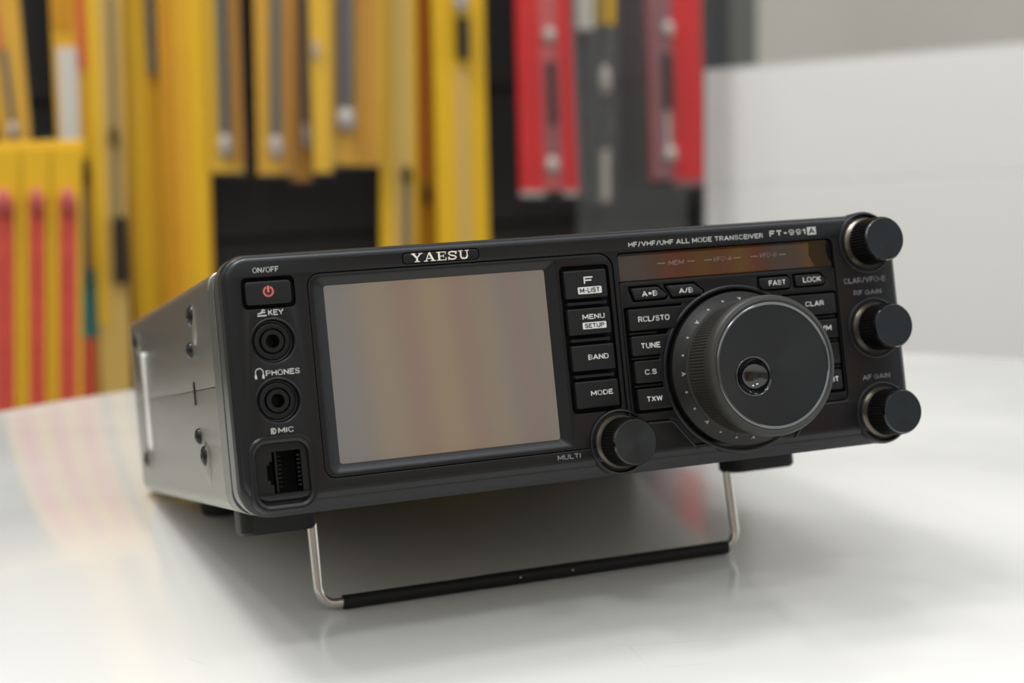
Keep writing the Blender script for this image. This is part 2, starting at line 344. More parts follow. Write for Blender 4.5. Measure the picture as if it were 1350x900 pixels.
# recess B
plate('tuning_surround', roundpoly([(125.8, 60.4), (125.8, 16.1), (138.8, 16.1), (146.2, 7.2), (184.2, 7.2), (191.6, 16.1), (204.3, 16.1), (204.3, 60.4)], 1.2),
      [circ(DU, DV, 26.3, 96),
       roundpoly([(128.7, 59.1), (128.7, 58.2), (130.0, 54.0), (141.6, 54.0), (142.7, 55.4), (139.0, 59.1)], .5),
       roundpoly([(140.8, 59.1), (143.6, 54.0), (154.6, 54.0), (155.6, 55.9), (152.0, 59.1)], .5),
       roundpoly([(175.0, 59.1), (175.0, 55.2), (176.0, 54.0), (186.8, 54.0), (187.7, 57.2), (186.2, 59.1)], .5),
       roundpoly([(188.1, 59.1), (188.5, 54.3), (199.8, 54.3), (201.0, 56.4), (198.8, 59.1)], .5),
       roundpoly([(126.4, 52.5), (126.4, 18.6), (141.0, 18.6), (137.9, 22.5), (137.0, 35.5), (138.9, 41), (147.2, 52.5)], .7),
       roundpoly([(204.0, 52.5), (183.2, 52.5), (191.5, 41), (193.4, 35.5), (192.5, 22.5), (189.4, 18.6), (204.0, 18.6)], .7)],
      -2.6, -0.3, K['panel'], RADIO, bev=0.15)
sd = plate('status_display', rrect(126.0, 60.7, 204.2, 69.6, (.4, .4, 1.8, 1.8)), [], -2.6, -1.2, K['gloss'], RADIO)
plate('window', roundpoly([(126.6, 61.0), (197.4, 61.0), (195.6, 65.0), (196.0, 68.9), (126.6, 68.9)], .3), [], -1.25, -1.12, K['strip'], sd)
for s, bx, l in (('MEM', (144.18, 65.0, 149.5, 66.5), ((140.1, 142.9), (150.8, 153.5))), ('VFO-A', (160.17, 65.1, 167.03, 66.6), ((157, 159.8), (167.6, 170.3))),
                 ('VFO-B', (177.2, 65.2, 183.7, 66.7), ((173.9, 176.6), (184.5, 187.1)))):
    text(s, bx, -1.12, K['dimprint'], sd, shear=.3, bold=.14)
    bm = bmesh.new()
    for a, b in l: stroke(bm, [(a, 65.8), (b, 65.8)], .28, -1.12)
    finish('legend_dash', bm, K['dimprint'], sd)
for s, bx, pl in (('A=B', (132.93, 55.5, 138.26, 57.25), [(129.4, 58.4), (130.5, 54.6), (140.9, 54.6), (142.0, 55.5), (138.7, 58.4)]),
                  ('A/B', (146.03, 55.6, 150.92, 57.3), [(141.6, 58.4), (143.9, 54.6), (154.1, 54.6), (154.8, 55.9), (151.6, 58.4)]),
                  ('FAST', (178.72, 55.7, 185.03, 57.4), [(175.5, 58.4), (175.5, 55.6), (176.3, 54.6), (186.3, 54.6), (187.1, 57.2), (185.8, 58.4)]),
                  ('LOCK', (191.53, 55.8, 198.31, 57.6), [(188.7, 58.4), (188.9, 54.8), (199.2, 54.8), (200.4, 56.5), (198.2, 58.4)])):
    k_ = key(pl, .6, r=.5, bev=.5); text(s, bx, .6, K['keywhite'], k_)
SK = [([(127.6, 51.7), (127.6, 44.9), (143.3, 44.9), (146.7, 51.7)], 'RCL/STO', (130.7, 47.5, 141.7, 49.3)),
      ([(127.7, 43.1), (127.7, 36.9), (138.3, 36.9), (141.2, 43.1)], 'TUNE', (130.7, 39.0, 137.5, 40.8)),
      ([(128.0, 35.2), (128.0, 28.2), (137.3, 28.2), (138.0, 35.2)], 'C.S', (131.2, 30.7, 135.3, 32.4)),
      ([(128.1, 26.3), (128.1, 19.7), (139.5, 19.7), (137.9, 26.3)], 'TXW', (130.9, 22.1, 136.4, 23.8))]
for pl, s, bx in SK:
    k_ = key(pl, .6, r=.5, bev=.3); text(s, bx, .6, K['keywhite'], k_)
mir = lambda pl: [(330.6 - a, b) for a, b in pl][::-1]
for (pl, _, _), s, bx in zip(SK, ('CLAR', 'V/M', None, 'SPLIT'), ((191.5, 47.8, 198.5, 49.5), (194.8, 39.4, 200.4, 41.2), None, (194.2, 22.2, 201.3, 24.0))):
    k_ = key(mir(pl), .6, r=.5, bev=.3)
    if s: text(s, bx, .6, K['keywhite'], k_)
for vv in (44.0, 36.05, 27.25):
    for a, b in ((127.6, 137.2), (193.2, 203.0)):
        finish('divider_rib', box_bm((a, vv - .35, -2.6), (b, vv + .35, -.35)), K['recess'], RADIO, bevel=.15)
# dial housing ring, standing proud of the lower chamfer
bm = lathe_bm(DU, DV, [(27.6, -4.0), (27.6, -1.0), (27.2, -.1), (26.7, .15), (26.1, .1), (25.7, -.5), (25.6, -2.8), (3, -2.9)], 120, cap1=False)
finish('dial_housing', bm, K['panel'], RADIO, smooth=30)
# frame lip round the tuning field
def lip(pts, wd, w_, name='panel_lip'):
    bm = tube_bm([(p[0], p[1], w_) for p in pts], wd, 8); finish(name, bm, K['recess'], RADIO)
lip([(125.9, 15.3), (138.9, 15.3), (140.2, 14.4), (145.6, 7.6), (147.5, 5.4)], .45, -.1)
lip([(204.2, 15.3), (191.5, 15.3), (190.2, 14.4), (184.8, 7.6), (182.9, 5.4)], .45, -.1)
# jacks
for (cu_, cv_), nm, cap in zip(jacks, ('key', 'phones'), (0, 0)):
    bm = lathe_bm(cu_, cv_, [(6.9, 0.02), (6.65, .12), (6.4, -.1), (5.9, -2.0), (5.5, -2.2), (5.3, -1.7), (5.0, -1.6), (3.9, -1.7), (3.75, -3.4), (3.5, -3.4)], 64, cap1=False)
    j = finish('jack_socket', bm, K['panel'], RADIO, smooth=25)
    bm = lathe_bm(cu_, cv_, [(3.5, -3.2), (3.4, -1.2), (3.2, -1.0), (2.1, -1.0), (1.95, -1.3), (1.9, -10), (.1, -10)], 48, cap1=False)
    finish('barrel', bm, K['panel'], j, smooth=25)
    bm = lathe_bm(cu_, cv_, [(3.9, -3.3), (3.9, -3.6)], 32, cap0=True); bm2 = None
    bm.free()
# microphone housing and modular jack
mo = [at(rrect(3.2, 1.2, 23.0, 24.0, 5), -4.0), at(rrect(3.4, 1.5, 22.8, 23.8, 4.9), .3), at(rrect(3.9, 2.1, 22.3, 23.3, 4.6), .95), at(rrect(4.6, 2.8, 21.6, 22.6, 4.2), 1.0),
      at(rrect(5.2, 3.6, 21.0, 21.8, 3.6), .5), at(rrect(5.6, 4.0, 20.6, 21.4, 3.4), -.9)]
mic = finish('microphone_socket', loft_bm(mo, False, False), K['panel'], RADIO, smooth=30)
jk = [(10.3, 6.9), (18.9, 6.9), (18.9, 19.2), (10.3, 19.2), (10.3, 16.4), (9.4, 16.4), (9.4, 15.4), (8.6, 15.4), (8.6, 10.9), (9.4, 10.9), (9.4, 9.6), (10.3, 9.6)]
plate('jack_face', rrect(5.4, 3.8, 20.8, 21.6, 3.5), [jk], -1.5, -.9, K['panel'], mic)
bm = loft_bm([[(p[0], p[1], w_) for p in jk] for w_ in (-10.0, -1.5)], True, False); finish('jack_cavity', bm, K['groove'], mic)
for i in range(8):
    vv = 8.6 + i * 1.25
    finish('contact_pin', box_bm((12.6, vv, -4.6), (13.6, vv + .3, -4.3)), K['gold'], mic)
    finish('contact_pin', box_bm((17.7, vv, -2.6), (18.7, vv + .45, -1.6)), K['panel'], mic)
finish('jack_rib', box_bm((11.2, 7.2, -6), (11.7, 19, -1.3)), K['panel'], mic)
# badge with the maker's name
bd = plate('badge', rrect(55.6, 71.25, 79.7, 74.3, 1.0), [], -2.0, -0.05, K['panel'], RADIO, bev=.1)
LET = {'Y': (1.2, [([(.16, .97), (.6, .48)], .24), ([(1.06, .97), (.62, .48)], .13), ([(.6, .52), (.6, 0)], .25), ([(0, .95), (.46, .95)], .1), ([(.8, .95), (1.24, .95)], .1), ([(.32, .05), (.88, .05)], .1)]),
       'A': (1.28, [([(.2, .02), (.62, 1)], .12), ([(1.04, .02), (.62, 1)], .26), ([(.32, .33), (.9, .33)], .1), ([(0, .05), (.42, .05)], .1), ([(.74, .05), (1.28, .05)], .1)]),
       'E': (1.06, [([(.26, 0), (.26, 1)], .26), ([(0, .95), (1.0, .95)], .1), ([(0, .05), (1.04, .05)], .1), ([(.3, .5), (.74, .5)], .1), ([(.96, 1), (.96, .7)], .1), ([(1.0, 0), (1.0, .32)], .1), ([(.74, .66), (.74, .34)], .09)]),
       'S': (1.06, [([(.93, .68), (.86, .86), (.55, .94), (.22, .88), (.13, .7), (.28, .56), (.78, .42), (.92, .28), (.8, .12), (.5, .06), (.2, .12), (.1, .32)], .17), ([(.97, 1), (.97, .66)], .08), ([(.07, 0), (.07, .36)], .08)]),
       'U': (1.2, [([(.24, .95), (.24, .34), (.32, .14), (.6, .06), (.86, .13), (.95, .34)], .2), ([(.95, .3), (.95, .95)], .12), ([(0, .95), (.48, .95)], .1), ([(.74, .95), (1.16, .95)], .1)])}
tot = sum(LET[c][0] for c in 'YAESU') + .14 * 4; ku = (76.75 - 58.2) / tot; x = 58.2
for c in 'YAESU':
    bm = bmesh.new()
    for pts, wd in LET[c][1]: stroke(bm, [(x + p[0] * ku, 71.5 + p[1] * 2.7) for p in pts], wd * ku * .8, -.05, .22)
    finish('logo_letter', bm, K['logo'], bd); x += (LET[c][0] + .14) * ku
# panel printing
P = K['white']
text('ON/OFF', (9.73, 71.6, 17.41, 73.2), 0, P, RADIO, bold=.15); text('KEY', (13.12, 58.9, 17.69, 60.6), 0, P, RADIO)
text('PHONES', (10.76, 41.3, 20.89, 43.0), 0, P, RADIO); text('MIC', (12.83, 24.45, 17.45, 26.05), 0, P, RADIO)
text('MULTI', (99.03, 7.0, 106.76, 8.55), 0, K['grey_print'], RADIO)
text('HF/VHF/UHF ALL MODE TRANSCEIVER', (130.18, 71.55, 178.71, 73.15), 0, P, RADIO)
text('FT-991', (181.14, 71.8, 194.82, 73.75), 0, P, RADIO, bold=.24, gap=.3)
bx = plate('legend_box', rrect(195.33, 71.5, 198.7, 74.1, .15), [], -.01, .04, P, RADIO); text('A', (195.9, 71.85, 198.15, 73.75), .04, K['groove'], bx)
G = K['grey_print']
text('CLAR/VFO-B', (207.35, 54.2, 223.6, 56.1), 0, G, RADIO); text('RF GAIN', (210.7, 50.1, 221.4, 51.8), 0, G, RADIO); text('AF GAIN', (210.74, 21.7, 221.36, 23.4), 0, G, RADIO)
bm = bmesh.new(); stroke(bm, [(9.9, 59.0), (12.6, 59.0)], .4, 0); stroke(bm, [(10.0, 59.6), (12.3, 60.0)], .35, 0); stroke(bm, [(11.0, 59.9), (12.0, 60.7)], .35, 0); stroke(bm, [(11.3, 60.75), (12.3, 60.55)], .35, 0)
finish('key_symbol', bm, P, RADIO)
bm = bmesh.new(); stroke(bm, [(7.75, 41.2)] + arcpts(8.9, 42.55, 1.15, PI * 1.05, -PI * .05, 12) + [(10.05, 41.2)], .32, 0)
stroke(bm, [(7.75, 41.7), (7.85, 40.7)], .65, .005); stroke(bm, [(10.05, 41.7), (9.95, 40.7)], .65, .005); finish('headphone_symbol', bm, P, RADIO)
bm = bmesh.new(); stroke(bm, [(10.85, 24.3), (10.85, 26.1)], .3, 0); stroke(bm, [(11.35, 24.4), (11.35, 26.0), (11.9, 25.8), (12.15, 25.2), (11.9, 24.6), (11.35, 24.4)], .3, 0); finish('microphone_symbol', bm, P, RADIO)
# small knobs
def knob(cu_, cv_, lab):
    bm = lathe_bm(cu_, cv_, [(10.6, -6), (10.6, -.6), (10.2, .35), (9.7, .55), (9.5, .3), (9.2, -.9), (2, -1.0)], 72, cap1=False)
    finish('knob_collar', bm, K['panel'], RADIO, smooth=30)
    bm = lathe_bm(cu_, cv_, [(3.4, -.9), (8.2, -.4), (8.45, .1), (8.45, .7), (8.1, 1.4), (7.75, 2.2), (7.7, 2.6)], 96, cap1=False)
    kb = finish('control_knob', bm, K['skirt'], RADIO, smooth=25)
    bm = lathe_bm(cu_, cv_, [(7.7, 2.4), (7.75, 2.8), (7.55, 10.6), (7.4, 11.0), (7.0, 11.0)], 96, ripple=(2.7, 10.7, .42), cap1=False)
    finish('knurled_grip', bm, K['knurl'], kb, smooth=20)
    bm = lathe_bm(cu_, cv_, [(7.25, 10.9), (7.25, 11.3), (6.95, 11.9)], 96, ripple=(10.95, 11.35, .12), cap1=False)
    finish('polished_rim', bm, K['chrome'], kb, smooth=20)
    bm = lathe_bm(cu_, cv_, [(6.95, 11.85), (6.8, 12.0), (.05, 12.0)], 96, cap1=True)
    finish('knob_face', bm, K['knob'], kb, smooth=20)
    return kb
knob(KCU, KCV, 'multi')
for cu_, cv_, nm in KNOBS: knob(cu_, cv_, nm)
# main tuning dial
n = 264
bm = lathe_bm(DU, DV, [(24.9, -1.0), (24.9, 1.6), (24.4, 2.0), (21.6, 5.2)], 120, cap1=False)
dial = finish('tuning_dial', bm, K['dialring'], RADIO, smooth=25)
bm = lathe_bm(DU, DV, [(21.9, 5.0), (22.0, 5.6), (21.3, 5.8), (21.3, 16.8), (20.9, 17.3)], n, ripple=(5.7, 17.0, .3), cap1=False)
finish('knurled_grip', bm, K['dialgrip'], dial, smooth=15)
bm = lathe_bm(DU, DV, [(21.0, 17.0), (21.9, 17.6), (22.2, 18.8), (22.1, 21.4), (21.6, 22.4), (20.6, 22.8), (19.9, 22.5)], 120, cap1=False)
finish('dial_rim', bm, K['dialgrip'], dial, smooth=40)
bm = lathe_bm(DU, DV, [(19.95, 22.55), (19.7, 22.9), (19.3, 23.0), (18.95, 22.7)], 120, cap1=False); finish('polished_ring', bm, K['chrome'], dial, smooth=50)
FU, FV = 157.9, 27.0
disk = plate_bm(circ(DU, DV, 19.2, 120), [circ(FU, FV, 6.4, 64)], 20.6, 22.55, 0)
finish('dial_face', disk, K['knob'], dial, smooth=20)
bm = lathe_bm(FU, FV, [(6.45, 21.4), (6.45, 22.6), (6.2, 22.85), (5.9, 22.75), (5.6, 22.2), (4.6, 20.6), (3.2, 19.4), (1.6, 18.8), (.1, 18.7)], 64, cap1=True)
finish('finger_dimple', bm, K['gloss'], dial, smooth=60)
for i in range(24):
    a = 2 * PI * i / 24 ; ca, sa = math.cos(a), math.sin(a)
    if i % 3 == 0:
        pts = [(21.75, 5.12, 0), (22.9, 3.85, .75), (22.6, 4.1, 0), (22.9, 3.85, -.75)]
    else:
        pts = [(22.6 + .32 * math.cos(t), 4.1 - .36 * math.cos(t), .36 * math.sin(t)) for t in [k * PI / 4 for k in range(8)]]
    L0 = []; L1 = []
    for r, w_, tt in pts:
        L0.append((DU + r * ca - tt * sa, DV + r * sa + tt * ca, w_ - .1)); L1.append((DU + (r + .08) * ca - tt * sa, DV + (r + .08) * sa + tt * ca, w_ + .1))
    finish('scale_mark', loft_bm([L0, L1]), K['mark'], dial)
# case: flange behind the bezel, top and bottom covers
finish('chassis_flange', loft_bm([at(rrect(.2, .5, 228.8, 75.3, 7), -26), at(rrect(.2, .5, 228.8, 75.3, 7), -15.2), at(rrect(.4, .7, 228.6, 75.1, 6.8), -14.9)]), K['flange'], RADIO, smooth=30)
finish('bezel_gasket', loft_bm([at(rrect(.38, .6, 228.6, 75.0, 7), -15), at(rrect(.38, .4, 228.6, 76.8, 7.6), -11.4)], True, True), K['groove'], RADIO)
def cover(v0, v1, rb, rt, lowr, topr):
    def L_(i, w_):
        return at(rrect(.3 + i, v0 + (i if rb > 1 else 0), 228.7 - i, v1 - (i if rt > 1 else 0), (max(rb - i * .5, .05),) * 2 + (max(rt - i * .5, .05),) * 2, 6), w_)
    return loft_bm([L_(3.2, -239), L_(1.2, -238.2), L_(.3, -236.8), L_(0, -234.5), L_(0, -24.2), L_(.3, -23.8)], True, True)
finish('top_cover', cover(40.15, 75.0, .05, 4.5, 0, 0), K['case'], RADIO, smooth=30)
finish('bottom_cover', cover(1.2, 39.9, 5.0, .05, 0, 0), K['case'], RADIO, smooth=30)
def screw(w_, v_, r, h):
    bm = bmesh.new(); n_ = 28; loops_ = []
    for rr, hh in ((r, 0), (r, .25 * h), (r * .86, .7 * h), (r * .55, h), (r * .42, h)):
        loops_.append([(0.3 - hh, v_ + rr * math.cos(2 * PI * i / n_), w_ + rr * math.sin(2 * PI * i / n_)) for i in range(n_)])
    loops_.append([(0.3 - h * .5, v_ + r * .3 * math.cos(2 * PI * i / n_), w_ + r * .3 * math.sin(2 * PI * i / n_)) for i in range(n_)])
    loft_bm(loops_, True, True, bm); finish('side_screw', bm, K['screw'], RADIO, smooth=40)
for a in ((-58, 64.0, 3.6, 1.9), (-68, 53.4, 2.7, 1.5), (-67, 25.0, 2.7, 1.5), (-55.5, 18.6, 3.6, 1.9), (-208, 64, 3.6, 1.9), (-207, 15.9, 3.6, 1.9)): screw(*a)
def sideplate(name, outline, u0, u1, m):       # outline in (w, v)
    bm = loft_bm([[(u0, p[1], p[0]) for p in outline], [(u1, p[1], p[0]) for p in outline]]); return finish(name, bm, m, RADIO, smooth=40, bevel=.25)
def dome(w_, v_, rw, rv, h):
    n_ = 32; lo = []
    for k, hh in ((1, 0), (.9, .35 * h), (.7, .8 * h), (.4, h)):
        lo.append([(.28 - hh, v_ + k * rv * math.cos(2 * PI * i / n_), w_ + k * rw * math.sin(2 * PI * i / n_)) for i in range(n_)])
    finish('embossed_dome', loft_bm(lo), K['case'], RADIO, smooth=60)
dome(-58, 61.5, 5.2, 7.2, .9); dome(-55.5, 16.5, 5.2, 7.2, .9); dome(-208, 64, 5.5, 6, .9); dome(-207, 15.9, 5.5, 6, .9)
sideplate('vent_slot', rrect(-69.4, 35.2, -67.8, 43.0, .7), .25, -.05, K['groove'])
sideplate('highlight_strip', [(w_ + 6, v_) for w_, v_ in [(-203, 57.5), (-201, 59.2), (-196, 59.2), (-194, 57.5), (-194.5, 50), (-196, 42), (-196, 36), (-194.5, 28), (-194, 22), (-196, 20), (-201, 20), (-203, 22), (-202.5, 30), (-201, 38), (-201, 44), (-202.6, 52)]], .25, -.7, K['case_highlight'])  # near-white strip stands in for a bright reflection on the case side
# feet
def foot(name, u0, u1, vb, w0, w1, r=3):
    lp = rrect(u0, w0, u1, w1, r, 6); lp2 = rrect(u0 + .8, w0 + .8, u1 - .8, w1 - .8, r, 6)
    f = lambda L_, v_: [(p[0], v_, p[1]) for p in L_]
    return finish(name, loft_bm([f(lp, 1.3), f(lp, vb + 1.0), f(lp2, vb)]), K['rubber'], RADIO, smooth=40)
foot('front_foot', 9.0, 33.9, -8.6, -70, -54, 4); foot('front_foot', 188.0, 213.6, -8.0, -70, -54, 4)
def rearfoot(u_):
    n_ = 32; vbase = lambda w_: (Z0 - .20988 * w_) / .97773
    lo = []
    for r, k in ((8.5, 1), (8.5, .25), (7.8, 0)):
        lp = []
        for i in range(n_):
            a = 2 * PI * i / n_; w_ = -196 + r * math.sin(a); lp.append((u_ + r * math.cos(a), vbase(w_) * (1 - k) + 1.3 * k + .02, w_))
        lo.append(lp)
    finish('rear_foot', loft_bm(lo), K['rubber'], RADIO, smooth=40)
rearfoot(26); rearfoot(203)
# wire tilt stand
vbar = -34.65
L_ = [(33.4, -7.5), (33.5, -28.5)] + arcpts(39.3, -29.0, 5.8, PI, 1.5 * PI, 8) + [(182.9, vbar)] + arcpts(183.1, -29.0, 5.8, 1.5 * PI, 2 * PI, 8) + [(188.9, -28.5), (188.2, -7.5)]
L_ = [(p[0], max(p[1], vbar), -61.0) for p in L_]
st = finish('tilt_stand', tube_bm(L_, 1.65, 16), K['steel'], RADIO, smooth=60)
L_ = [(41.6, vbar, -61), (41.65, vbar, -61), (95, vbar, -61), (95.4, vbar, -61), (128, vbar, -61), (128.4, vbar, -61), (186.3, vbar, -61)]
finish('rubber_sleeve', tube_bm([(41.2, vbar, -61), (41.3, vbar, -61), (90, vbar, -61), (90.3, vbar, -61), (130, vbar, -61), (130.3, vbar, -61), (184.9, vbar, -61), (185, vbar, -61)],
       [1.7, 2.35, 2.35, 2.45, 2.45, 2.35, 2.35, 1.7], 18), K['rubber'], st, smooth=30)
for uu in (103.8, 123.4):
    bm = lathe_bm(uu, vbar, [(.32, -58.65), (.32, -58.5), (.2, -58.45)], 12, cap0=True); finish('sleeve_pin', bm, K['white'], st)

# ------------------------------------------------------------------ background: display board with hanging antenna packs
def wthing(bm, m, name, label, cat, group=None, **k):
    o = finish(name, bm, m, None, conv=wmm, **k); o['label'] = label; o['category'] = cat
    if group: o['group'] = group
    return o
board_m = mat('charcoal_display_board', (36, 34, 34), 0.6, noise=.1, nscale=60)
BRD = thing('display_board', 'tall charcoal display board behind the table, hung with packs', 'display board', wmm((300, 1230, -730)))
def rel(base): return lambda p: wmm((p[0] - base[0], p[1] - base[1], p[2] - base[2]))
cb = rel((300, 1230, -730))
finish('panel', box_bm((-560, 1222, -700), (775, 1240, 1250)), board_m, BRD, conv=cb)
for zz in range(-600, 1250, 150):
    finish('slat_groove', box_bm((-560, 1220.5, zz), (775, 1222, zz + 5)), K['groove'], BRD, conv=cb)
finish('foot_rail', box_bm((-560, 1180, -730), (775, 1300, -700)), board_m, BRD, conv=cb)
YEL = mat('yellow_card', (238, 188, 34), 0.45, noise=.05, nscale=40); OCH = mat('ochre_card', (228, 172, 38), 0.45, noise=.08, nscale=30)
BRN = mat('amber_card', (208, 144, 26), 0.45, noise=.08, nscale=30); TAN = mat('tan_paper', (216, 178, 96), 0.55, noise=.06, nscale=60)
REDC = mat('red_card', (214, 18, 20), 0.4, noise=.08, nscale=30); PINK = mat('faded_red_strip', (200, 92, 92), .45, noise=.1, nscale=40)
GRYT = mat('grey_antenna_rod', (112, 116, 118), 0.3, metal=.5); BLK = mat('black_coil', (26, 26, 27), .4); WHT = mat('white_fitting', (182, 174, 166), .35)
ORG = mat('orange_strip', (224, 110, 60), .45); TEAL = mat('teal_label', (60, 120, 112), .5); WLAB = mat('white_label', (216, 212, 200), .5)
STRG = mat('red_string_print', (214, 80, 66), .5, noise=.45, nscale=220)
CLR = mat('clear_plastic_bag', (190, 194, 194), .12, spec=.5, alpha=.03)
CSD = mat('greyish_pink_insert', (142, 92, 96), .4)
CLR2 = mat('smoky_plastic_bag', (140, 144, 142), .2, spec=.6, alpha=.24)
def quadbox(q, y0, y1, bm=None):               # q: four (x,z) corners TL, TR, BR, BL; front at y0
    return loft_bm([[(x_, y1, z_) for x_, z_ in q], [(x_, y0, z_) for x_, z_ in q]], bm=bm)
def pack(name, label, q, Y, card, deco, cat='antenna pack', group='antenna packs hanging on the display board', sleeve=True, th=9):
    # q TL,TR,BR,BL; deco: list of (part name, material, s0, s1, t0, t1, kind) in fractions across / up from the bottom
    TL, TR, BR, BL = [Vector(p) for p in q]
    top = 1000 if TL.y > 200 else None
    if top:                                     # the packs hang far above the picture
        ext = lambda A, B: A + (A - B) * ((520 - A.y) / (A.y - B.y))
        TL2, TR2 = ext(TL, BL), ext(TR, BR)
    else: TL2, TR2 = TL, TR
    H0 = TL.y - BL.y
    base = ((BL.x + BR.x) / 2, Y, BL.y)
    t_ = thing(name, label, cat, wmm(base), group=group); cv = rel(base)
    finish('backing_card', quadbox([TL2, TR2, BR, BL], Y, Y + 3), card, t_, conv=cv, bevel=.8)
    P_ = lambda s, t: BL + (BR - BL) * s + ((TL - BL) * (1 - s) + (TR - BR) * s) * t
    for nm, m, s0, s1, t0, t1, kd in deco:
        if kd == 'flat': finish(nm, quadbox([P_(s0, t1), P_(s1, t1), P_(s1, t0), P_(s0, t0)], Y - 1.2, Y - .05), m, t_, conv=cv)
        elif kd == 'rod':
            a, b = P_((s0 + s1) / 2, t0), P_((s0 + s1) / 2, t1); r = (s1 - s0) * (BR - BL).length / 2
            finish(nm, tube_bm([(a.x, Y - r - .6, a.y), (b.x, Y - r - .6, b.y)], r, 14), m, t_, conv=cv)
        elif kd == 'ball':
            a = P_((s0 + s1) / 2, (t0 + t1) / 2); r = (s1 - s0) * (BR - BL).length / 2; h = (t1 - t0) * H0 / 2
            bm = bmesh.new(); bmesh.ops.create_uvsphere(bm, u_segments=16, v_segments=10, radius=1)
            for v in bm.verts: v.co = Vector((a.x + v.co.x * r, Y - r - .6 + v.co.y * r, a.y + v.co.z * h))
            finish(nm, bm, m, t_, conv=cv)
    if sleeve:
        q2 = [TL2 + Vector((-2, 0)), TR2 + Vector((2, 0)), BR + Vector((2, -3)), BL + Vector((-2, -3))]
        finish('clear_sleeve', quadbox(q2, Y - th - 2, Y - th - 1.4), CLR if sleeve is True else sleeve, t_, conv=cv)
    return t_
GY = 'antenna packs hanging on the display board'
pack('antenna_pack', 'ochre pack cut by the left picture edge, with a white fitting at its foot', [(-14, 277), (25, 276), (27, 113), (-2, 114)], 1150, OCH,
     [('antenna_rod', ORG, .25, .45, .55, 1.3, 'rod'), ('fitting', WHT, .3, .62, .04, .14, 'ball'), ('antenna_rod', GRYT, .38, .56, .1, .55, 'rod')])
pack('antenna_pack', 'orange pack with a white label and red strip, beside the black gap at left', [(55, 277), (94, 277), (74, -152), (45, -149)], 1160, OCH,
     [('white_label', WLAB, .1, .62, .585, .83, 'flat'), ('red_strip', ORG, .6, .95, .78, 1.2, 'flat'), ('orange_strip', BRN, .05, .5, .87, 1.2, 'flat'), ('antenna_rod', GRYT, .55, .75, .3, .57, 'rod'), ('fitting', BLK, .42, .85, .52, .6, 'ball'),
      ('red_print', STRG, .3, .85, -.05, .17, 'flat'), ('teal_label', TEAL, .25, 1.0, .17, .33, 'flat')], sleeve=False)
pack('antenna_pack', 'tan pack with a black coil, between the orange pack and the ochre packs at left', [(87, 276), (121, 276), (104, -153), (75, -150)], 1150, TAN,
     [('fitting', BLK, .52, .8, .60, .66, 'ball'), ('antenna_rod', GRYT, .6, .74, .45, .95, 'rod'), ('coil', BLK, .5, .95, .3, .45, 'rod'), ('yellow_strip', YEL, .0, .3, .2, 1.2, 'flat')], sleeve=False)
pack('antenna_pack', 'long ochre pack with a grey rod, tucked behind its brighter yellow neighbour at left', [(119, 277), (155, 277), (148, -106), (114, -103)], 1170, OCH,
     [('yellow_strip', YEL, .2, .62, 0, 1.2, 'flat'), ('fitting', GRYT, .7, .98, .74, 1.2, 'rod')], sleeve=False)
pack('antenna_pack', 'long yellow pack with a dark amber stripe, left of the black board opening', [(153, 276), (202, 276), (191, -75), (145, -72)], 1150, OCH,
     [('amber_strip', BRN, .02, .3, 0, 1.2, 'flat'), ('yellow_strip', YEL, .62, .9, 0, 1.2, 'flat')], sleeve=False)
def rodpack(label, q, Y, card, w_=.34, s=.38, bt=.12, more=()):
    return pack('antenna_pack', label, q, Y, card, [('antenna_rod', GRYT, s, s + w_, bt, 1.6, 'rod'), ('fitting', WHT, s - .04, s + w_ + .04, bt - .05, bt + .09, 'ball')] + list(more))
rodpack('yellow pack with one grey rod, leftmost of the short packs above the black opening', [(202, 276), (233, 276), (229, 77), (196, 79)], 1150, YEL, s=.24, more=[('amber_strip', BRN, .66, 1.0, .05, 1.5, 'flat')])
rodpack('ochre pack with a thin grey rod, second of the short packs above the black opening', [(245, 274), (285, 274), (272, 75), (239, 76)], 1130, OCH, .32, .34, more=[('amber_strip', BRN, .78, 1.0, .02, 1.5, 'flat')])
rodpack('brown pack hanging a little lower than the short packs on either side', [(283, 276), (306, 275), (297, 66), (276, 67)], 1150, BRN, .36, .52, .2)
pack('antenna_pack', 'narrow plain bright yellow pack among the short packs above the black opening', [(297, 274), (320, 274), (312, 75), (293, 76)], 1120, YEL, [('fitting', WHT, .05, .35, .55, .66, 'ball'), ('yellow_strip', YEL, .4, .8, .05, 1.5, 'flat')])
rodpack('wide ochre pack with a grey rod and brown stripes, rightmost of the short packs', [(321, 274), (374, 274), (364, 79), (314, 82)], 1130, OCH, .3, .1, .22,
        more=[('amber_strip', BRN, .5, .62, .02, 1.5, 'flat'), ('amber_strip', BRN, .74, .86, .02, 1.5, 'flat')])
pack('antenna_pack', 'long bright yellow pack with a tan paper strip, right of the black opening', [(377, 275), (416, 275), (408, -24), (367, -22)], 1150, YEL,
     [('paper_strip', TAN, .3, .85, 0, 1.3, 'flat'), ('fitting', BLK, .55, .8, .27, .34, 'ball'), ('antenna_rod', GRYT, .6, .75, 0, .27, 'rod')], sleeve=False)
pack('antenna_pack', 'long dark amber pack between the two long bright yellow ones', [(419, 276), (443, 276), (438, -29), (411, -27)], 1170, BRN,
     [('orange_strip', ORG, .3, .5, .3, 1.3, 'flat'), ('fitting', BLK, .35, .6, .2, .28, 'ball')], sleeve=False)
pack('antenna_pack', 'widest bright yellow pack with a black coil near the top, rightmost yellow one', [(430, 274), (486, 274), (484, -28), (427, -25)], 1140, YEL,
     [('paper_strip', TAN, .38, .66, 0, .68, 'flat'), ('coil', BLK, .4, .64, .7, .84, 'rod'), ('fitting', WHT, .36, .62, .85, .95, 'ball')], sleeve=False)
